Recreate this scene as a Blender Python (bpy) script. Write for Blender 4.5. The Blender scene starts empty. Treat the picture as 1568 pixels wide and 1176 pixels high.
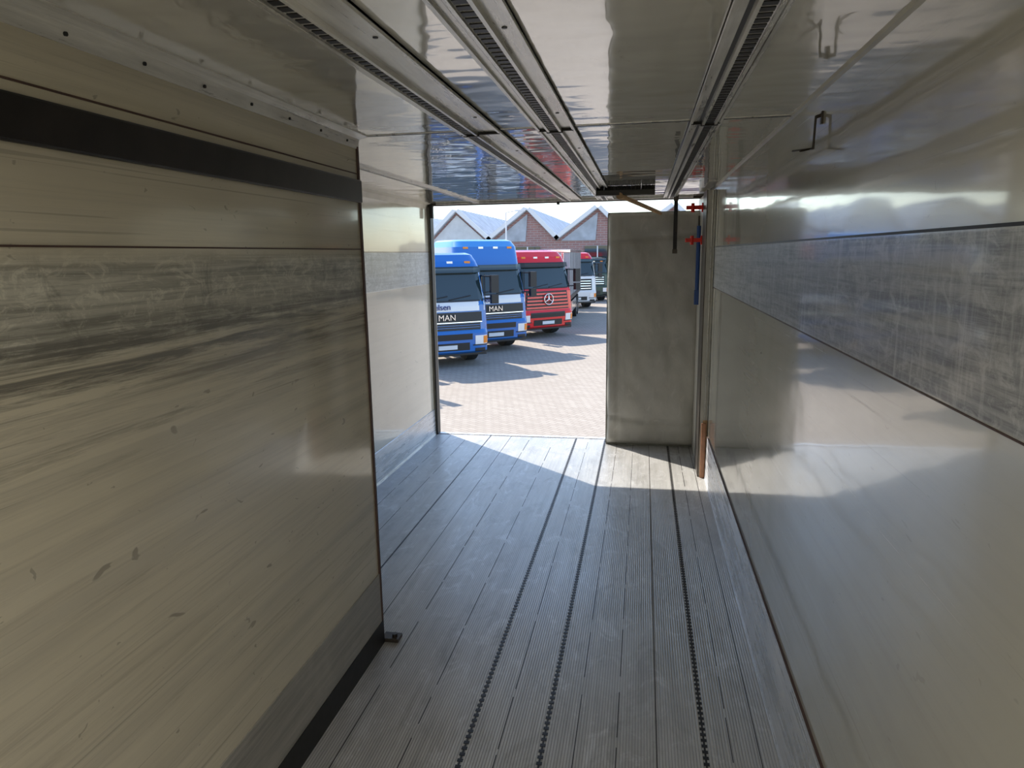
import bpy, math, random
from mathutils import Vector, Matrix, noise
random.seed(3)
XL,XN,XR=-1.962,-1.122,.506
YE,YD,YJ=2.69,6.295,5.3
ZC=2.179; GZ=-1.25; YB=-1.7

# ---------------------------------------------------------------- materials
def new_mat(name):
    m=bpy.data.materials.new(name); m.use_nodes=True
    nt=m.node_tree; b=nt.nodes['Principled BSDF']
    return m,nt,b
def simple(name,col,rough=.5,metal=0,coat=0,nscale=0,namt=.15,bump=0,emis=None,estr=0):
    m,nt,b=new_mat(name)
    b.inputs['Base Color'].default_value=(*col,1); b.inputs['Roughness'].default_value=rough
    b.inputs['Metallic'].default_value=metal; b.inputs['Coat Weight'].default_value=coat
    if emis: b.inputs['Emission Color'].default_value=(*emis,1); b.inputs['Emission Strength'].default_value=estr
    if nscale:
        tc=nt.nodes.new('ShaderNodeTexCoord'); n=nt.nodes.new('ShaderNodeTexNoise')
        n.inputs['Scale'].default_value=nscale; n.inputs['Detail'].default_value=5
        nt.links.new(tc.outputs['Object'],n.inputs['Vector'])
        r=nt.nodes.new('ShaderNodeValToRGB')
        r.color_ramp.elements[0].position=.3; r.color_ramp.elements[1].position=.7
        r.color_ramp.elements[0].color=(*[c*(1-namt) for c in col],1)
        r.color_ramp.elements[1].color=(*[min(1,c*(1+namt)) for c in col],1)
        nt.links.new(n.outputs['Fac'],r.inputs['Fac']); nt.links.new(r.outputs['Color'],b.inputs['Base Color'])
        if bump:
            bp=nt.nodes.new('ShaderNodeBump'); bp.inputs['Strength'].default_value=bump; bp.inputs['Distance'].default_value=.01
            nt.links.new(n.outputs['Fac'],bp.inputs['Height']); nt.links.new(bp.outputs['Normal'],b.inputs['Normal'])
    return m
class G:
    """small node helper"""
    def __init__(s,nt): s.nt=nt; s.tc=nt.nodes.new('ShaderNodeTexCoord')
    def n(s,t): return s.nt.nodes.new(t)
    def l(s,a,b): s.nt.links.new(a,b)
    def noise(s,scale,det=4,vs=(1,1,1),rough=.55,dist=0,off=(0,0,0)):
        mp=s.n('ShaderNodeMapping'); mp.inputs['Scale'].default_value=vs; mp.inputs['Location'].default_value=off
        s.l(s.tc.outputs['Object'],mp.inputs['Vector'])
        n=s.n('ShaderNodeTexNoise'); n.inputs['Scale'].default_value=scale; n.inputs['Detail'].default_value=det
        n.inputs['Roughness'].default_value=rough; n.inputs['Distortion'].default_value=dist
        s.l(mp.outputs[0],n.inputs['Vector']); return n.outputs['Fac']
    def ramp(s,inp,pts):
        r=s.n('ShaderNodeValToRGB'); e=r.color_ramp.elements
        while len(e)<len(pts): e.new(.5)
        for i,(p,c) in enumerate(pts):
            e[i].position=p; e[i].color=(c,c,c,1) if not isinstance(c,tuple) else (*c,1)
        s.l(inp,r.inputs['Fac']); return r.outputs['Color']
    def math(s,op,a,b=None,clamp=False):
        m=s.n('ShaderNodeMath'); m.operation=op; m.use_clamp=clamp
        for i,v in enumerate((a,b)):
            if v is None: continue
            if isinstance(v,(int,float)): m.inputs[i].default_value=v
            else: s.l(v,m.inputs[i])
        return m.outputs[0]
    def mix(s,f,a,b):
        m=s.n('ShaderNodeMix'); m.data_type='RGBA'
        if isinstance(f,(int,float)): m.inputs[0].default_value=f
        else: s.l(f,m.inputs[0])
        for i,v in ((6,a),(7,b)):
            if isinstance(v,tuple): m.inputs[i].default_value=(*v,1)
            else: s.l(v,m.inputs[i])
        return m.outputs[2]
    def sep(s):
        x=s.n('ShaderNodeSeparateXYZ'); s.l(s.tc.outputs['Object'],x.inputs[0]); return x.outputs
    def band(s,v,lo,hi,soft=.006):
        a=s.math('MULTIPLY',s.math('SUBTRACT',v,lo),1/soft,True)
        b=s.math('MULTIPLY',s.math('SUBTRACT',hi,v),1/soft,True)
        return s.math('MULTIPLY',a,b)
    def bump(s,h,st,dist,b,prev=None):
        bp=s.n('ShaderNodeBump'); bp.inputs['Strength'].default_value=st; bp.inputs['Distance'].default_value=dist
        s.l(h,bp.inputs['Height'])
        if prev: s.l(prev,bp.inputs['Normal'])
        return bp.outputs['Normal']

def wall_mat(name,base,band_z,band_col,scuff=.5,dirt=None,rough=.16,soft=.006,coat=.7,dk=.42,vertical=0,nicks=1.0):
    m,nt,b=new_mat(name); g=G(nt); xyz=g.sep()
    z=xyz[2]
    cloud=g.noise(1.3,4)
    col=g.mix(g.ramp(cloud,[(.3,0),(.7,1)]),base,tuple(c*.88 for c in base))
    st=g.noise(1,6,(6,1.0,75),.7,.3)
    smask=g.ramp(st,[(.58,0),(.70,1)])
    col=g.mix(g.math('MULTIPLY',smask,min(1,scuff*.42)),col,(.36,.32,.25))
    if nicks:
        for sc,vs,th,off,dc in ((1,(14,9,26),.725,(3,1,7),(.18,.15,.12)),(26,(1,.8,1.4),.715,(9,2,1),(.24,.21,.17))):
            nk=g.ramp(g.noise(sc,2,vs,.5,.8,off),[(th,0),(th+.03,1)])
            col=g.mix(g.math('MULTIPLY',nk,.7*nicks),col,dc)
    gr=g.ramp(g.noise(1,5,(3,.5,9),.6,.4),[(.46,0),(.68,1)])
    col=g.mix(g.math('MULTIPLY',gr,min(1,.40*scuff)),col,(.42,.38,.30))
    gr2=g.ramp(g.noise(1,6,(3,.35,20),.7,.3,(2,5,1)),[(.50,0),(.62,1)])
    col=g.mix(g.math('MULTIPLY',gr2,min(1,.30*scuff)),col,(.44,.41,.34))
    hs=g.ramp(g.noise(1,2,(3,.6,120),.4,.6,(4,8,2)),[(.70,0),(.73,1)])
    col=g.mix(g.math('MULTIPLY',hs,min(1,.4*scuff)),col,(.25,.22,.18))
    if band_z:
        bm=g.band(z,band_z[0],band_z[1],soft)
        s2=g.noise(1,8,(5,1.6,55),.76,.4); s3=g.noise(1,8,(22,13,24),.78,1.2)
        bc=g.mix(g.ramp(s2,[(.40,0),(.58,1)]),tuple(c*dk for c in band_col),band_col)
        bc=g.mix(g.math('MULTIPLY',g.ramp(s3,[(.5,0),(.60,1)]),.5),bc,tuple(min(1,c*1.5) for c in band_col))
        bc=g.mix(g.math('MULTIPLY',g.ramp(g.noise(1,6,(9,9,5),.78,.6),[(.54,0),(.64,1)]),.5),bc,tuple(c*.34 for c in band_col))
        if vertical:
            bc=g.mix(g.math('MULTIPLY',g.ramp(g.noise(1,6,(40,38,2.5),.7,.5),[(.52,0),(.66,1)]),vertical),bc,tuple(min(1,c*1.6) for c in band_col))
        col=g.mix(bm,col,bc)
        rr=g.math('ADD',g.math('MULTIPLY',bm,.20),rough)
        cw=g.math('MULTIPLY',g.math('SUBTRACT',1,g.math('MULTIPLY',bm,.75)),coat); g.l(cw,b.inputs['Coat Weight'])
    else: rr=g.math('ADD',g.math('MULTIPLY',cloud,.05),rough)
    if dirt:
        for k,(lo,hi,sf,th,am,dc) in enumerate(dirt):
            dm=g.band(z,lo,hi,sf)
            d1=g.ramp(g.noise(1,8,(6,1.3,36),.76,.5,(k*5,k*3,k)),[(th,0),(th+.15,1)])
            col=g.mix(g.math('MULTIPLY',g.math('MULTIPLY',dm,d1),am),col,dc)
    g.l(col,b.inputs['Base Color'])
    rr2=g.math('ADD',rr,g.math('MULTIPLY',smask,.15)); g.l(rr2,b.inputs['Roughness'])
    b.inputs['Coat Roughness'].default_value=.06; b.inputs['Coat IOR'].default_value=1.55
    if not band_z: b.inputs['Coat Weight'].default_value=coat
    n1=g.bump(g.noise(1.7,2),.22,.02,b)
    n2=g.bump(st,.06,.003,b,n1)
    g.l(n2,b.inputs['Normal']); g.l(n1,b.inputs['Coat Normal'])
    return m
M={}
M['wallR']=wall_mat('wall_laminate_right',(.64,.62,.53),(1.455,1.744),(.42,.425,.42),.45,vertical=.5,nicks=.25,coat=.8)
M['wallL']=wall_mat('wall_laminate_left',(.76,.72,.60),(1.455,1.744),(.56,.58,.60),.3,dk=.7,nicks=.3)
M['wallN']=wall_mat('wall_laminate_partition',(.71,.65,.51),(1.50,1.742),(.58,.56,.48),1.0,
    ((1.38,1.62,.07,.42,.85,(.13,.12,.105)),(1.22,1.5,.12,.47,.6,(.24,.215,.175)),(.2,1.3,.3,.53,.45,(.32,.28,.22))),soft=.05,coat=.7,dk=.5,nicks=.8)
def ceil_mat():
    m,nt,b=new_mat('ceiling_gloss'); g=G(nt)
    c=g.noise(1.5,3); col=g.mix(g.ramp(c,[(.35,0),(.65,1)]),(.72,.70,.63),(.66,.64,.56))
    sp=g.ramp(g.noise(14,5,(1,.4,1),.7,1),[(.64,0),(.72,1)])
    col=g.mix(g.math('MULTIPLY',sp,.35),col,(.40,.37,.31))
    g.l(col,b.inputs['Base Color']); b.inputs['Roughness'].default_value=.12
    b.inputs['Specular IOR Level'].default_value=.7
    b.inputs['Coat Weight'].default_value=1; b.inputs['Coat Roughness'].default_value=.025; b.inputs['Coat IOR'].default_value=1.8
    n1=g.bump(g.noise(2.6,2,(1,1.6,1)),.30,.02,b); g.l(n1,b.inputs['Normal']); g.l(n1,b.inputs['Coat Normal'])
    return m
M['ceil']=ceil_mat()
def alu(name,col=(.62,.62,.60),rough=.35,metal=.85,vs=(30,1,30)):
    m,nt,b=new_mat(name); g=G(nt)
    s=g.noise(1,7,vs,.7,.2); s2=g.noise(3,5)
    c=g.mix(g.ramp(s,[(.35,0),(.68,1)]),tuple(x*.6 for x in col),col)
    c=g.mix(g.math('MULTIPLY',g.ramp(s2,[(.5,0),(.7,1)]),.5),c,tuple(min(1,x*1.25) for x in col))
    g.l(c,b.inputs['Base Color']); b.inputs['Metallic'].default_value=metal
    g.l(g.ramp(s,[(.3,rough-.1),(.7,rough+.15)]),b.inputs['Roughness'])
    g.l(g.bump(s,.15,.003,b),b.inputs['Normal'])
    return m
M['alu']=alu('scratched_aluminium'); M['alukick']=alu('kick_plate_aluminium',(.86,.89,.94),.26,.3,(40,1.5,22))
M['aludark']=alu('worn_aluminium',(.52,.50,.46),.4,.4,(30,2,40))
M['rail']=alu('ceiling_rail_aluminium',(.92,.90,.85),.3,.35,(20,1.5,20))
def floor_mat():
    m,nt,b=new_mat('ribbed_aluminium_floor'); g=G(nt); xyz=g.sep()
    s=g.noise(1,7,(26,1.0,1),.72,.2); s2=g.noise(2.2,6,(1.2,.6,1),.6); s3=g.noise(9,6,(1,.5,1),.7,1)
    # each extruded plank has its own tone
    pl=g.math('FLOOR',g.math('MULTIPLY',xyz[0],1/.21)); wn=g.n('ShaderNodeTexWhiteNoise'); wn.noise_dimensions='1D'; g.l(pl,wn.inputs['W'])
    c=g.mix(g.ramp(s,[(.3,0),(.7,1)]),(.37,.365,.355),(.60,.595,.58))
    c=g.mix(g.math('MULTIPLY',wn.outputs[0],.3),c,(.40,.39,.37))
    c=g.mix(g.math('MULTIPLY',g.ramp(s2,[(.42,0),(.68,1)]),.55),c,(.64,.64,.64))
    c=g.mix(g.math('MULTIPLY',g.ramp(s3,[(.54,0),(.68,1)]),.5),c,(.82,.83,.84))
    c=g.mix(g.math('MULTIPLY',g.ramp(g.noise(5,6,(1.5,.6,1),.7,.8),[(.52,0),(.68,1)]),.5),c,(.28,.27,.25))
    ph=g.math('FRACT',g.math('MULTIPLY',xyz[0],1/.0105))
    rib=g.math('ABSOLUTE',g.math('SUBTRACT',ph,.5))
    dk=g.ramp(rib,[(.06,0),(.2,1)])
    c=g.mix(g.math('MULTIPLY',g.math('SUBTRACT',1,dk),.5),c,(.15,.145,.135))
    g.l(c,b.inputs['Base Color']); b.inputs['Metallic'].default_value=.2
    g.l(g.ramp(s2,[(.3,.28),(.7,.44)]),b.inputs['Roughness'])
    n1=g.bump(dk,.5,.003,b); g.l(n1,b.inputs['Normal'])
    return m
M['floor']=floor_mat()
M['black']=simple('black_rubber',(.012,.011,.011),.5,0,0,30,.4)
M['stripe']=simple('dark_protective_strip',(.016,.013,.012),.38,0,0,12,.4)
M['seam']=simple('brown_seam',(.09,.05,.04),.6)
M['white']=simple('white_frame_paint',(.62,.60,.54),.4,0,0,8,.08)
M['cove']=simple('cove_sealant',(.62,.59,.50),.4,0,0,8,.08)
def fabric():
    m,nt,b=new_mat('insulated_tarpaulin'); g=G(nt)
    s2=g.noise(3,6); s3=g.noise(14,6,(1,1,.5),.7,.8)
    c=g.mix(g.ramp(s2,[(.35,0),(.65,1)]),(.40,.39,.35),(.49,.48,.43))
    c=g.mix(g.math('MULTIPLY',g.ramp(s3,[(.55,0),(.7,1)]),.35),c,(.64,.625,.58))
    g.l(c,b.inputs['Base Color']); b.inputs['Roughness'].default_value=.5
    g.l(g.bump(g.noise(6,4,(1,1,.5),.6,1.2),.4,.015,b),b.inputs['Normal']); return m
M['fabric']=fabric()
M['hem']=simple('tarpaulin_hem',(.22,.22,.18),.55,0,0,20,.2)
M['wood']=simple('bare_wood',(.52,.33,.17),.6,0,0,18,.25)
M['orangewood']=simple('stained_board',(.36,.17,.09),.5,0,0,18,.25)
M['red']=simple('red_plastic',(.9,.03,.015),.35)
M['bluep']=simple('blue_plastic',(.02,.07,.25),.4)
M['steel']=simple('dark_steel',(.08,.07,.06),.4,.7)
M['led']=simple('led_diffuser',(.9,.9,.9),.4,emis=(1,.96,.88),estr=4)  # glowing panel of the added interior fill lamps
# outside
def paving():
    m,nt,b=new_mat('paving_stones'); g=G(nt)
    mp=g.n('ShaderNodeMapping'); mp.inputs['Rotation'].default_value=(0,0,math.radians(32))
    g.l(g.tc.outputs['Object'],mp.inputs['Vector'])
    bt=g.n('ShaderNodeTexBrick'); bt.inputs['Scale'].default_value=1
    bt.inputs['Brick Width'].default_value=.20; bt.inputs['Row Height'].default_value=.10; bt.inputs['Mortar Size'].default_value=.006
    bt.inputs['Color1'].default_value=(.44,.385,.325,1); bt.inputs['Color2'].default_value=(.38,.33,.275,1); bt.inputs['Mortar'].default_value=(.22,.19,.16,1)
    g.l(mp.outputs[0],bt.inputs['Vector'])
    s=g.noise(.35,6); c=g.mix(g.math('MULTIPLY',g.ramp(s,[(.4,0),(.65,1)]),.3),bt.outputs['Color'],(.33,.28,.235))
    g.l(c,b.inputs['Base Color']); b.inputs['Roughness'].default_value=.9; b.inputs['Specular IOR Level'].default_value=.2
    return m
M['pave']=paving()
def brick():
    m,nt,b=new_mat('red_brick'); g=G(nt)
    mp=g.n('ShaderNodeMapping'); mp.inputs['Rotation'].default_value=(math.radians(90),0,0)
    g.l(g.tc.outputs['Object'],mp.inputs['Vector'])
    bt=g.n('ShaderNodeTexBrick'); bt.inputs['Scale'].default_value=1
    bt.inputs['Brick Width'].default_value=.5; bt.inputs['Row Height'].default_value=.16; bt.inputs['Mortar Size'].default_value=.02
    bt.inputs['Color1'].default_value=(.38,.20,.18,1); bt.inputs['Color2'].default_value=(.31,.17,.16,1); bt.inputs['Mortar'].default_value=(.38,.32,.31,1)
    g.l(mp.outputs[0],bt.inputs['Vector']); g.l(bt.outputs['Color'],b.inputs['Base Color']); b.inputs['Roughness'].default_value=.85
    return m
M['brick']=brick()
M['slate']=simple('grey_roofing',(.40,.43,.48),.6,0,0,1.5,.2)
M['plaster']=simple('white_plaster',(.60,.62,.64),.7,0,0,2,.1)
M['trim']=simple('white_trim',(.75,.76,.78),.5)
M['glass']=simple('dark_glass',(.015,.03,.035),.06,0,.6)
M['pblue']=simple('blue_truck_paint',(.012,.15,.50),.25,0,.6)
M['lblue']=simple('light_blue_truck_paint',(.05,.28,.66),.3,0,.5)
M['pred']=simple('red_truck_paint',(.78,.010,.015),.25,0,.6)
M['pwhite']=simple('white_truck_paint',(.75,.76,.78),.3,0,.5)
M['pdark']=simple('dark_green_truck_paint',(.03,.06,.04),.4,0,.3)
M['plast']=simple('black_truck_plastic',(.015,.015,.017),.45)
M['chrome']=simple('chrome',(.8,.8,.82),.15,1)
M['lamp']=simple('headlamp_glass',(.8,.82,.85),.1,.2,.8)
M['amber']=simple('amber_lens',(.85,.25,.02),.25)
M['tyre']=simple('tyre_rubber',(.02,.02,.02),.8)
M['tarp']=simple('grey_truck_curtain',(.42,.42,.44),.5,0,0,3,.1)
M['navy']=simple('navy_lettering',(.01,.03,.2),.4)

# ---------------------------------------------------------------- mesh builder
class MB:
    def __init__(s): s.v=[];s.f=[];s.mi=[];s.ms=[];s.sm=[]
    def m(s,mat):
        mat=M[mat] if isinstance(mat,str) else mat
        if mat not in s.ms: s.ms.append(mat)
        return s.ms.index(mat)
    def add(s,vs,fs,mat,smooth=False):
        o=len(s.v); s.v+= [tuple(v) for v in vs]; k=s.m(mat)
        for f in fs: s.f.append([o+i for i in f]); s.mi.append(k); s.sm.append(smooth)
    def box(s,x0,x1,y0,y1,z0,z1,mat,rot=None,bev=0):
        x0,x1=sorted((x0,x1));y0,y1=sorted((y0,y1));z0,z1=sorted((z0,z1))
        vs=[(x,y,z) for x in(x0,x1) for y in(y0,y1) for z in(z0,z1)]
        if rot:
            c=Vector(((x0+x1)/2,(y0+y1)/2,(z0+z1)/2)); vs=[tuple(rot@(Vector(v)-c)+c) for v in vs]
        s.add(vs,[(0,1,3,2),(4,6,7,5),(0,4,5,1),(2,3,7,6),(0,2,6,4),(1,5,7,3)],mat)
    def prism(s,prof,axis,a,b,mat):
        n=len(prof)
        def P(p,t):
            if axis=='x': return (t,p[0],p[1])
            if axis=='y': return (p[0],t,p[1])
            return (p[0],p[1],t)
        vs=[P(p,a) for p in prof]+[P(p,b) for p in prof]
        fs=[tuple(range(n)),tuple(range(2*n-1,n-1,-1))]+[(i,n+i,n+(i+1)%n,(i+1)%n) for i in range(n)]
        s.add(vs,fs,mat)
    def cyl(s,p,q,r,mat,n=20,r2=None,smooth=True):
        p=Vector(p);q=Vector(q);d=(q-p).normalized();r2=r if r2 is None else r2
        a=d.orthogonal().normalized();b=d.cross(a)
        vs=[];
        for c,rr in((p,r),(q,r2)):
            for i in range(n):
                t=2*math.pi*i/n; vs.append(c+a*rr*math.cos(t)+b*rr*math.sin(t))
        s.add(vs,[(i,(i+1)%n,n+(i+1)%n,n+i) for i in range(n)],mat,smooth)
        s.add(vs[:n],[tuple(range(n-1,-1,-1))],mat); s.add(vs[n:],[tuple(range(n))],mat)
    def build(s,name,parent=None,bevel=0,seg=2,split=False):
        me=bpy.data.meshes.new(name); me.from_pydata(s.v,[],s.f)
        for m in s.ms: me.materials.append(m)
        me.polygons.foreach_set('material_index',s.mi); me.polygons.foreach_set('use_smooth',s.sm); me.update()
        import bmesh
        bm=bmesh.new(); bm.from_mesh(me); bmesh.ops.recalc_face_normals(bm,faces=bm.faces); bm.to_mesh(me); bm.free()
        o=bpy.data.objects.new(name,me); bpy.context.scene.collection.objects.link(o)
        if bevel:
            md=o.modifiers.new('bevel','BEVEL'); md.width=bevel; md.segments=seg; md.limit_method='ANGLE'; md.angle_limit=math.radians(40)
        if split:
            md=o.modifiers.new('split','EDGE_SPLIT'); md.split_angle=math.radians(38)
        if parent: o.parent=parent
        return o
def empty(name,loc=(0,0,0),rz=0):
    e=bpy.data.objects.new(name,None); e.empty_display_size=.3; bpy.context.scene.collection.objects.link(e)
    e.location=loc; e.rotation_euler=(0,0,rz); return e

# ---------------------------------------------------------------- trailer shell
b=MB(); b.box(XL-.1,XR+.1,YB,YD,-.12,0,'floor'); b.build('floor')
b=MB()
def seam(x,w=.003,y0=YB,y1=YD): b.box(x-w/2,x+w/2,y0,y1,-.001,.0012,'black')
def dashed(x):
    y=YB
    while y<YD-.3:
        l=random.uniform(.15,.6); b.box(x-.0016,x+.0016,y,min(y+l,YD),-.001,.001,'black'); y+=l+random.uniform(.02,.12)
for x in (-1.80,-1.62,-1.02,-.79,-.47,-.205,-.06,.335): dashed(x)
for x in (-1.21,.08,.43): seam(x)
seam(-1.41,.009)
for x in (-.588,-.317,.245):
    seam(x,.007)
    y=YB
    while y<YD-.02:
        b.box(x-.010,x+.010,y,y+.014,-.001,.002,'black'); y+=.030
b.build('trim_floor_seams')
b=MB(); b.box(XL-.1,XR+.1,YD-.0,YD+.05,-.14,.006,'alukick'); b.box(XL-.1,XR+.1,YD+.05,YD+.16,-.5,-.14,'steel'); b.build('door_sill',bevel=.004)

b=MB(); b.box(XR,XR+.08,YB,YD,0,ZC,'wallR'); b.build('wall_right')
b=MB(); b.box(XL-.08,XL,YB,YD,0,ZC,'wallL'); b.build('wall_left')
b=MB(); b.box(XL-.08,XR+.08,YB-.08,YB,0,ZC,'wallL'); b.build('wall_front')
b=MB(); b.box(XL-.08,XR+.08,YB-.08,YD,ZC,ZC+.1,'ceil'); b.build('ceiling')
b=MB(); b.box(XN-.045,XN,YB,YE,0,ZC,'wallN'); b.build('wall_partition')
b=MB()
b.box(XN,XN+.004,YB,YE-.004,.11,.337,'aludark')
b.box(XN-.001,XN+.007,YB,YE,0,.11,'black')
b.build('baseboard_partition')
b=MB(); b.box(XN,XN+.016,YB,YE-.003,1.925,2.012,'stripe'); b.build('trim_rubber_strip',bevel=.005)
b=MB()
b.box(XN,XN+.003,YB,YE-.01,2.034,2.038,'seam'); b.box(XN,XN+.003,YB,YE-.01,1.741,1.745,'seam')
b.build('trim_partition_seams')
b=MB()
b.prism([(XN,ZC),(XN+.05,ZC),(XN+.05,ZC-.004),(XN+.012,ZC-.012),(XN+.004,ZC-.048),(XN,ZC-.048)],'y',YB,YE,'rail')
for i in range(20):
    y=YB+.1+i*.22; b.cyl((XN+.006,y,ZC-.03),(XN+.012,y,ZC-.031),.0045,'black',10)
b.build('trim_ceiling_angle')
b=MB()
b.box(XN-.05,XN+.006,YE-.012,YE+.004,0,ZC,'seam'); b.box(XN-.052,XN-.002,YE+.004,YE+.012,0,ZC,'black')
b.build('trim_partition_edge')
b=MB(); b.box(XN-.01,XN+.07,YE+.0,YE+.06,0,.018,'steel'); b.cyl((XN+.045,YE+.03,.015),(XN+.045,YE+.03,.03),.012,'steel',12); b.build('floor_bracket',bevel=.003)
b=MB()
b.prism([(XR,.0),(XR-.016,.0),(XR-.012,.02),(XR-.006,.33),(XR,.335)],'y',YB,YJ-.02,'alukick')
b.build('baseboard_right')
b=MB(); b.prism([(XL,0),(XL+.016,0),(XL+.010,.02),(XL+.005,.25),(XL,.253)],'y',YB,YD-.02,'alukick'); b.build('baseboard_left')
b=MB()
b.box(XR-.003,XR,YB,YJ,1.743,1.7485,'black'); b.box(XR-.002,XR,YB,YJ,1.453,1.456,'seam'); b.box(XR-.008,XR,YB,YJ-.02,.335,.339,'seam')
b.build('trim_right_seams')
b=MB(); b.box(XL,XL+.003,YE-1,YD,1.743,1.747,'seam'); b.box(XL,XL+.003,YE-1,YD,1.453,1.456,'alukick')
b.prism([(XL,ZC),(XL+.05,ZC),(XL+.012,ZC-.012),(XL,ZC-.05)],'y',YB,YD,'cove'); b.build('trim_left_seams')
b=MB(); b.prism([(XR,ZC),(XR-.013,ZC),(XR-.004,ZC-.004),(XR,ZC-.013)],'y',YB,YD,'cove'); b.build('trim_right_cove')
b=MB(); b.box(XL,XR,YE-.004,YE+.004,ZC-.003,ZC,'black'); b.box(XL,XR,YE-.016,YE-.006,ZC-.002,ZC,'rail')
b.box(XL,XR,-.9,-.892,ZC-.003,ZC,'black'); b.build('trim_ceiling_joint')
b=MB(); b.box(-1.49,-1.455,YB,YD-.05,ZC-.012,ZC,'rail'); b.box(-1.476,-1.470,YB,YD-.05,ZC-.013,ZC-.011,'black'); b.build('trim_ceiling_strip')
def rail(x0,x1,slot):
    b=MB(); y0,y1=YB,YD-.12
    b.box(x0,x1,y0,y1,ZC-.006,ZC,'rail')
    b.box(x0,x0+.010,y0,y1,ZC-.014,ZC,'rail'); b.box(x1-.010,x1,y0,y1,ZC-.014,ZC,'rail')
    b.box(slot-.026,slot-.017,y0,y1,ZC-.020,ZC,'rail'); b.box(slot+.017,slot+.026,y0,y1,ZC-.020,ZC,'rail')
    b.box(slot-.017,slot+.017,y0,y1,ZC-.013,ZC-.005,'rail')
    y=y0+.01
    while y<y1-.03:
        b.box(slot-.014,slot+.014,y,y+.021,ZC-.0155,ZC-.012,'black'); y+=.034
    b.box(slot-.037,slot-.027,y0,y1,ZC-.0075,ZC-.004,'black')
    b.box(slot-.03,slot+.03,YE-.006,YE+.006,ZC-.022,ZC-.003,'black')
    b.box(x0+.005,x1-.005,YE-.003,YE+.003,ZC-.016,ZC-.003,'black')
    for yy in (.6,1.5,2.4,3.2,4.1,5.0):
        b.cyl((x1-.03,yy,ZC-.008),(x1-.03,yy,ZC-.004),.006,'black',10)
    return b.build('ceiling_rail')
rail(-.70,-.54,-.655); rail(-.40,-.26,-.335); rail(.155,.265,.222)

# added fill lamps on made-up ceiling fixtures, out of view, brightening the interior
def add_fill_lamp(x,y,l,w,power,name='ceiling_lamp'):
    e=empty(name,(x,y,ZC))
    b=MB(); b.box(-l/2-.02,l/2+.02,-w/2-.02,w/2+.02,-.03,0,'trim'); b.box(-l/2,l/2,-w/2,w/2,-.034,-.028,'led'); b.build('lamp_body',e,bevel=.004)
    L=bpy.data.lights.new('lamp_light','AREA'); L.shape='RECTANGLE'; L.size=l; L.size_y=w; L.energy=power; L.color=(1,.955,.87)
    o=bpy.data.objects.new('lamp_light',L); bpy.context.scene.collection.objects.link(o); o.parent=e; o.location=(0,0,-.04)
add_fill_lamp(-.3,-.75,1.1,.16,28)
add_fill_lamp(-1.5,.6,.5,.12,6)

# rear frame (open doorway)
b=MB()
b.box(XL-.1,XL+.02,YD-.0,YD+.10,0,ZC+.1,'white'); b.box(XL+.018,XL+.030,YD-.03,YD+.06,0,ZC,'black')
b.box(XR-.01,XR+.1,YD,YD+.10,0,ZC+.1,'white')
b.box(XL-.1,XR+.1,YD,YD+.10,ZC-.01,ZC+.16,'white'); b.box(XL,XR,YD-.05,YD+.02,ZC-.022,ZC,'steel')
b.box(XL+.10,XR-.1,YD-.08,YD-.05,ZC-.014,ZC,'alu')
for xx in (XL+.05,-.75,):
    b.box(xx-.012,xx+.012,YD-.06,YD-.02,ZC-.13 if xx<-1 else ZC-.04,ZC-.01,'black')
b.build('door_frame_1',bevel=.003)
b=MB()
b.box(XR-.062,XR,YJ,YJ+.05,0,ZC-.03,'white'); b.box(XR-.066,XR-.058,YJ-.006,YJ+.30,0,ZC-.03,'steel')
b.box(XR-.030,XR-.020,YJ-.006,YJ,0,ZC-.03,'alu'); b.box(XR-.010,XR-.002,YJ-.010,YJ,0,ZC-.03,'alu'); b.box(XR-.05,XR,YJ+.05,YD,.0,ZC-.03,'white')
b.build('trim_right_jamb',bevel=.002)
def bulkhead():
    b=MB(); x0,x1,z0,z1=-.305,.485,.012,2.05; y=6.15; nx,nz=40,96
    def side(sgn):
        vs=[]
        for j in range(nz+1):
            for i in range(nx+1):
                u=i/nx;v=j/nz
                ex=min(u,1-u)*(x1-x0); ez=min(v,1-v)*(z1-z0)
                e=min(1,ex/.05)*min(1,ez/.06); e=math.sqrt(max(0,e*(2-e)))
                x=x0+u*(x1-x0)+.010*noise.noise(Vector((0,v*5,3)))*(1 if u<.5 else -1)
                z=z0+v*(z1-z0)-.010*abs(noise.noise(Vector((u*4,1,7))))*(v>.5)
                w=noise.noise(Vector((u*3,v*7,sgn*2)))*.030+noise.noise(Vector((u*7+v*4,v*13,sgn*5)))*.012
                fold=.018*math.exp(-((v-.13+.05*u)/.012)**2)+.018*math.exp(-((v-.88-.03*u)/.010)**2)+.012*math.exp(-((u-.12-.03*v)/.018)**2)
                vs.append((x,y+sgn*(.006+.046*e+(w-fold)*e),z))
        fs=[(j*(nx+1)+i,j*(nx+1)+i+1,(j+1)*(nx+1)+i+1,(j+1)*(nx+1)+i) for j in range(nz) for i in range(nx)]
        b.add(vs,fs,'fabric',True)
    side(-1); side(1)
    b.box(x0-.004,x0+.006,y-.012,y+.012,z0,z1-.01,'hem'); b.box(x1-.006,x1+.004,y-.012,y+.012,z0,z1-.01,'hem')
    b.box(x0,x1,y-.010,y+.010,z1-.012,z1+.002,'hem'); b.box(x0,x1,y-.012,y+.012,0,z0+.012,'hem')
    return b.build('insulated_bulkhead')
bulkhead()
b=MB(); b.box(.24,.272,6.03,6.036,1.715,2.165,'black'); b.box(.236,.276,6.026,6.042,1.70,1.735,'steel'); b.box(.236,.276,6.026,6.05,2.13,2.179,'steel'); b.build('hanging_strap',bevel=.002)
b=MB()
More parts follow.
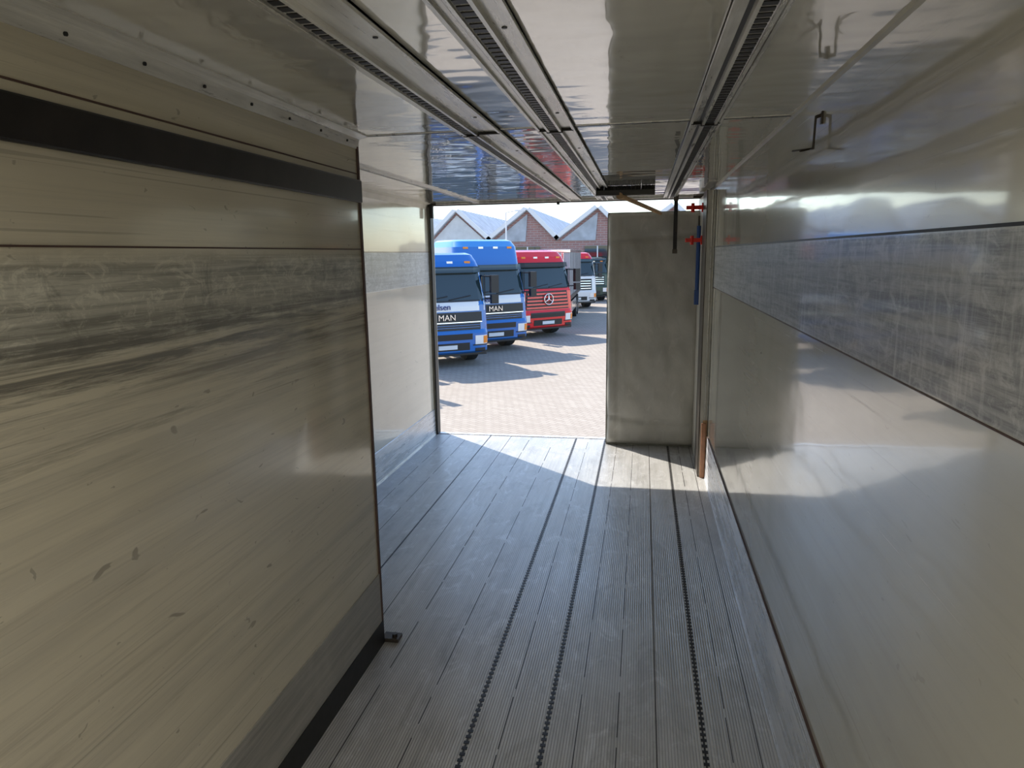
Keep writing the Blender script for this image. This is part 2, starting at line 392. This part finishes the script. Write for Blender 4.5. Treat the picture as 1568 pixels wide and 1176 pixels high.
for z in (2.045,1.80):
    b.box(.315,.455,5.60,5.63,z-.014,z+.016,'red'); b.cyl((.365,5.61,z-.034),(.365,5.61,z+.034),.014,'red',12); b.box(.43,.456,5.59,5.64,z-.034,z+.034,'red')
b.build('red_locking_clip',bevel=.003)
b=MB(); b.cyl((.44,5.95,1.30),(.44,5.95,1.92),.016,'bluep',14); b.cyl((.44,5.95,1.92),(.44,5.95,2.0),.008,'steel',10); b.box(.420,.458,5.93,5.97,1.28,1.40,'bluep'); b.build('blue_strap_roll',bevel=.003)
b=MB(); b.box(.458,.492,YJ-.035,YJ-.012,.0,.43,'orangewood'); b.box(.470,.503,YJ-.012,YJ-.004,.0,.45,'wood'); b.build('wooden_board',bevel=.003)
b=MB(); 
b.box(-.34,.07,5.06,5.13,2.112,2.146,'stripe')
for i in range(60):
    for k in range(4):
        x=-.335+i*.4/59; yb=5.07+k*.016
        b.cyl((x,yb,2.140),(x+random.uniform(-.006,.006),yb+random.uniform(-.006,.006),2.176),.0035,'stripe',5)
b.cyl((-.16,5.10,2.105),(.13,5.98,2.03),.016,'wood',14); b.cyl((-.175,5.06,2.106),(-.145,5.15,2.106),.024,'wood',14)
b.build('push_broom')
b=MB(); y=2.25
b.cyl((XR-.004,y,2.10),(XR-.02,y,2.095),.005,'steel',10); b.cyl((XR-.02,y,2.098),(XR-.022,y,2.005),.0035,'steel',10)
b.cyl((XR-.022,y,2.007),(XR-.06,y+.10,2.015),.003,'steel',10); b.cyl((XR-.022,y+.02,2.01),(XR-.06,y-.01,2.0),.003,'steel',10)
b.box(XR-.006,XR,y-.008,y+.008,2.075,2.11,'steel'); b.build('wall_hook')

# ---------------------------------------------------------------- yard
b=MB(); b.box(-60,60,-30,110,GZ-.2,GZ,'pave'); b.build('ground_paved_yard')
def hall():
    b=MB(); y0,y1=50,80; vz=2.6; pz=4.75
    xs=[(-28.5,-26),(-23.3,-18.6),(-15.6,-13.4),(-11.0,-8.2),(-6.1,-3.2),(-1.0,2.0),(4.2,7.2),(9.4,12)]
    b.box(-28.5,14,y0,y1,GZ,vz,'brick'); b.box(-28.5,-11.0,y0-.12,y0,GZ,vz,'plaster')
    for i in range(len(xs)-1):
        a,p=xs[i]; c=xs[i+1][0]
        fill='plaster' if p<-12 else 'slate'
        b.prism([(a,vz),(p,pz),(c,vz)],'y',y0,y1,'brick')
        if p<-12: b.prism([(a+.2,vz),(p,pz-.2),(c-.2,vz)],'y',y0-.10,y0,'plaster')
        else: b.prism([(a+.3,vz),(p,pz-.25),(p-.15,vz)],'y',y0-.08,y0,'slate')
        for (q0,q1) in (((a,vz),(p,pz)),((p,pz),(c,vz))):
            d=Vector((q1[0]-q0[0],q1[1]-q0[1])).normalized(); n=Vector((-d[1],d[0]))*.28
            b.prism([q0,q1,(q1[0]+n[0],q1[1]+n[1]),(q0[0]+n[0],q0[1]+n[1])],'y',y0-.35,y1,'slate')
            n2=n*1.15
            b.prism([(q0[0],q0[1]+.06),(q1[0],q1[1]+.06),(q1[0]+n2[0],q1[1]+n2[1]),(q0[0]+n2[0],q0[1]+n2[1])],'y',y0-.45,y0-.35,'trim')
        b.box(p-.9,p+.9,y0-.16,y0,.9,2.2,'glass'); b.box(p-1.0,p+1.0,y0-.2,y0,.8,.9,'trim'); b.box(p-.04,p+.04,y0-.18,y0,.9,2.2,'trim')
    return b.build('factory_hall')
hall()
b=MB(); b.cyl((-8.6,44,GZ),(-8.6,44,4.3),.07,'trim',12,.045); b.cyl((-8.6,44,4.3),(-7.9,44,4.4),.035,'trim',8); b.box(-8.0,-7.4,43.9,44.1,4.36,4.45,'trim'); b.build('street_lamp')
e=empty('semitrailer',(-4.10,27.6,GZ),math.radians(2))
b=MB(); LT=8.2
b.box(-1.25,1.25,0,LT,1.10,1.28,'plast'); b.box(-1.24,1.24,.02,LT-.02,1.28,3.05,'tarp'); b.box(-1.26,1.26,-.02,LT+.02,3.0,3.12,'chrome')
for k in range(14): b.box(-1.255,1.255,.25+k*.57,.28+k*.57,1.2,3.0,'plast')
for sg in (-1,1):
    b.box(sg*.9,sg*1.0,.0,.02,1.3,3.0,'chrome')
    b.box(sg*.8,sg*.92,1.6,1.72,0,1.1,'steel'); b.box(sg*.7,sg*1.0,1.5,1.8,0,.03,'steel')
    for yy in (5.5,6.8):
        b.cyl((sg*.75,yy,.5),(sg*1.18,yy,.5),.5,'tyre',28); b.cyl((sg*1.16,yy,.5),(sg*1.2,yy,.5),.28,'chrome',20)
    b.box(sg*1.15,sg*1.2,2.2,4.8,.5,.95,'chrome')
b.build('body',e,bevel=.01)

def truck(paint,loc,alpha,H=3.05,style=0,paint2=None,cargo=None,text=None):
    e=empty('truck',loc,math.radians(alpha)); paint2=paint2 or paint
    lv=[(.36,1.16,.14),(.42,1.21,.03),(.90,1.22,.0),(1.0,1.22,.04),(1.65,1.21,.09),(1.74,1.20,.12),(2.56,1.13,.33),(2.64,1.12,.34),(H-.22,1.09,.46),(H-.05,1.02,.62),(H,.92,.80)]
    def lev(z):
        for i in range(len(lv)-1):
            a,c=lv[i],lv[i+1]
            if a[0]<=z<=c[0]:
                t=(z-a[0])/(c[0]-a[0]); return a[1]+(c[1]-a[1])*t,a[2]+(c[2]-a[2])*t
        return lv[-1][1:]
    def fy(x,z):
        hw,y=lev(z); ax=abs(x); r=.24; y+=.05*(ax/hw)**2
        if ax>hw-r:
            q=min(r,ax-(hw-r)); y+=r-math.sqrt(max(0,r*r-q*q))
        return y
    b=MB()
    us=[-1,-.985,-.95,-.9,-.84,-.75,-.5,-.25,0,.25,.5,.75,.84,.9,.95,.985,1]
    rings=[]
    for z,hw,y in lv:
        ring=[(u*hw,fy(u*hw,z),z) for u in us]+[(hw,1.2,z),(hw,2.15,z),(-hw,2.15,z),(-hw,1.2,z)]
        rings.append(ring)
    n=len(rings[0]); vs=[p for r in rings for p in r]
    for i in range(len(lv)-1):
        mt=paint2 if lv[i][0]>=H-.3 or paint=='pwhite' and lv[i][0]>=2.6 else paint
        b.add(vs,[(i*n+k,i*n+(k+1)%n,(i+1)*n+(k+1)%n,(i+1)*n+k) for k in range(n)],mt,True)
    b.add(rings[-1],[tuple(range(n))],paint2); b.add(rings[0],[tuple(range(n-1,-1,-1))],'plast')
    b.build('cab_shell',e,split=True)
    b=MB()
    def patch(x0,x1,z0,z1,off,mat,ta=0,nx=10,nz=4):
        vs=[]
        for j in range(nz+1):
            z=z0+(z1-z0)*j/nz; k=1-ta*j/nz
            for i in range(nx+1):
                x=(x0+(x1-x0)*i/nx)*k; vs.append((x,fy(x,z)-off,z))
        nn=(nx+1)*(nz+1); back=[(v[0],v[1]+off+.03,v[2]) for v in vs]
        fs=[(j*(nx+1)+i,j*(nx+1)+i+1,(j+1)*(nx+1)+i+1,(j+1)*(nx+1)+i) for j in range(nz) for i in range(nx)]
        edge=[i for i in range(nx+1)]+[(j+1)*(nx+1)-1 for j in range(1,nz+1)]+[nz*(nx+1)+i for i in range(nx-1,-1,-1)]+[j*(nx+1) for j in range(nz-1,0,-1)]
        fs+=[(edge[k],edge[(k+1)%len(edge)],edge[(k+1)%len(edge)]+nn,edge[k]+nn) for k in range(len(edge))]
        b.add(vs+back,fs,mat)
    patch(-1.09,1.09,1.78,2.50,.012,'glass',.05,16,5)
    patch(-1.10,1.10,1.745,1.785,.02,'plast')
    patch(-1.06,1.06,2.50,2.66,.13,'glass' if style!=1 else 'plast')
    for sx in (-.55,.1):
        b.cyl((sx,fy(sx,1.80)-.03,1.80),(sx+.62,fy(sx+.62,1.90)-.03,1.90),.014,'plast',6)
    patch(-.62,.62,.46,.66,.012,'plast'); patch(-.26,.26,.50,.61,.03,'trim')
    for sg in (-1,1):
        patch(*sorted((sg*.78,sg*1.14)),.60,.84,.015,'lamp'); patch(*sorted((sg*1.02,sg*1.17)),.62,.82,.022,'amber')
        patch(*sorted((sg*.72,sg*1.16)),.57,.60,.02,'plast'); patch(*sorted((sg*.78,sg*1.08)),.40,.50,.015,'plast')
        b.box(sg*1.30,sg*1.52,.10,.24,1.95,2.42,'plast'); b.box(sg*1.30,sg*1.50,.08,.22,1.66,1.90,'plast')
        b.cyl((sg*1.12,.32,2.40),(sg*1.42,.16,2.38),.022,'plast',8); b.cyl((sg*1.18,.32,1.80),(sg*1.42,.16,1.80),.022,'plast',8)
        b.box(sg*1.13,sg*1.195,.42,1.15,1.80,2.42,'glass'); b.box(sg*1.2,sg*1.222,.36,.375,.95,2.45,'plast'); b.box(sg*1.2,sg*1.222,1.25,1.265,.95,2.45,'plast')
        b.box(sg*1.19,sg*1.24,1.05,1.2,1.55,1.6,'plast')
        for zz in (.45,.75): b.box(sg*1.15,sg*1.235,.30,.75,zz,zz+.04,'plast')
    if style==0:
        patch(-1.12,1.12,1.50,1.74,.010,'pwhite'); patch(-1.0,1.0,1.22,1.47,.014,'plast'); patch(-.34,.34,1.25,1.45,.022,'plast')
        patch(-.95,.95,1.00,1.18,.012,'plast')
        for zz in (1.06,1.12): patch(-.93,.93,zz,zz+.012,.02,paint,0,10,1)
        patch(-1.0,1.0,1.195,1.215,.025,'chrome',0,10,1); patch(-.7,.7,.74,.90,.012,'plast')
    elif style==1:
        patch(-.95,.95,1.02,1.66,.012,'plast',.06)
        for k in range(5): patch(-.92+.02*k,.92-.02*k,1.06+.12*k,1.12+.12*k,.045,paint,0,12,1)
        patch(-.75,.75,.74,.92,.012,'plast')
        for i in range(28):
            a0=2*math.pi*i/28;a1=2*math.pi*(i+1)/28
            b.cyl((.19*math.cos(a0),-.02,1.38+.19*math.sin(a0)),(.19*math.cos(a1),-.02,1.38+.19*math.sin(a1)),.02,'chrome',6)
        for k in range(3):
            a=math.pi/2+k*2*math.pi/3; b.cyl((0,-.02,1.38),(.18*math.cos(a),-.02,1.38+.18*math.sin(a)),.03,'chrome',6,.008)
    else:
        patch(-.9,.9,1.0,1.6,.012,'plast')
        for k in range(4): patch(-.85,.85,1.08+.13*k,1.11+.13*k,.03,'chrome',0,10,1)
    for x in (-.75,-.25,.25,.75): b.box(x-.08,x+.08,fy(x,H-.25)-.02,fy(x,H-.25)+.08,H-.28,H-.22,'amber' if abs(x)>.5 else 'lamp')
    b.build('cab_fittings',e)
    b=MB()
    for sg in (-1,1):
        b.box(sg*.36,sg*.45,1.0,5.7,.72,.98,'plast')
        for yy in (1.35,4.7):
            xo=sg*1.2; xi=sg*(.88 if yy<2 else .62)
            b.cyl((xi,yy,.51),(xo,yy,.51),.51,'tyre',32); b.cyl((xo-sg*.02,yy,.51),(xo+sg*.015,yy,.51),.30,'chrome',24); b.cyl((xo,yy,.51),(xo+sg*.06,yy,.51),.12,'steel',16)
            b.prism([(yy+.62*math.cos(t),.51+.62*math.sin(t)) for t in [math.pi*i/12 for i in range(13)]]+[(yy+.56*math.cos(t),.51+.56*math.sin(t)) for t in [math.pi*(12-i)/12 for i in range(13)]],'x',sg*.7,sg*1.225,'plast')
        b.cyl((sg*.95,2.5,.62),(sg*.95,3.7,.62),.3,'chrome',20)
    b.box(-1.15,1.15,.16,.6,.30,.42,'plast'); b.box(-1.1,1.1,.5,2.1,.95,1.05,'plast')
    b.box(-.45,.45,3.9,5.3,.98,1.12,'plast')
    b.build('chassis',e,bevel=.008)
    def txt(s,size,x,y,z,mat,ex=.012):
        c=bpy.data.curves.new('lettering','FONT'); c.body=s; c.size=size; c.extrude=ex; c.align_x='CENTER'; c.materials.append(M[mat])
        o=bpy.data.objects.new('lettering',c); bpy.context.scene.collection.objects.link(o)
        o.parent=e; o.location=(x,y,z); o.rotation_euler=(math.radians(90),0,0)
    if style==0:
        txt('MAN',.22,0,fy(0,1.35)-.045,1.27,'chrome',.02)
        txt(text or 'elsen',.22,-.1,fy(.3,1.6)-.035,1.55,'navy'); txt('J',.28,-.46,fy(.4,1.6)-.035,1.54,'red')
    return e
truck('pblue',(-5.02,17.45,GZ),34,3.02,0)
truck('pblue',(-4.38,20.6,GZ),40,3.42,0,'lblue')
truck('pred',(-3.28,24.4,GZ),44,3.08,1,None)
truck('pwhite',(-3.50,37.3,GZ),25,3.0,2,'pred')
truck('pdark',(-3.15,43.0,GZ),20,2.7,2)
truck('pblue',(-6.4,13.6,GZ),40,3.02,0)

# ---------------------------------------------------------------- light
w=bpy.data.worlds.new('sky'); bpy.context.scene.world=w; w.use_nodes=True; nt=w.node_tree
sky=nt.nodes.new('ShaderNodeTexSky'); sky.sky_type='NISHITA'; sky.sun_disc=False
sky.sun_elevation=math.radians(45); sky.sun_rotation=math.radians(-49); sky.dust_density=.6; sky.air_density=1.0; sky.ozone_density=2
bg=nt.nodes['Background']; bg.inputs['Strength'].default_value=.38
nt.links.new(sky.outputs[0],bg.inputs['Color'])
sl=bpy.data.lights.new('sun','SUN'); sl.energy=7.4; sl.angle=math.radians(.6); sl.color=(1,.93,.82)
so=bpy.data.objects.new('sun',sl); bpy.context.scene.collection.objects.link(so)
so.rotation_euler=Vector((.75,-.66,-1.0)).to_track_quat('-Z','Y').to_euler(); so.location=(-10,15,20)
bpy.context.scene.view_settings.view_transform='Standard'

# ---------------------------------------------------------------- camera
p,yw,r=.186,.188,.015
cy,sy,cp,sp,cr,sr=math.cos(yw),math.sin(yw),math.cos(p),math.sin(p),math.cos(r),math.sin(r)
X=Vector((cy,sy,0));Y=Vector((-sy,cy,0));Z=Vector((0,0,1))
D=cp*Y-sp*Z;U0=sp*Y+cp*Z
R=cr*X-sr*U0;U=sr*X+cr*U0
cd=bpy.data.cameras.new('camera'); cam=bpy.data.objects.new('camera',cd); bpy.context.scene.collection.objects.link(cam)
cd.sensor_width=36; cd.lens=1078/1600*36; cd.clip_start=.02; cd.clip_end=500
mw=Matrix((R,U,-D)).transposed().to_4x4(); mw.translation=Vector((0,0,1.715)); cam.matrix_world=mw
bpy.context.scene.camera=cam
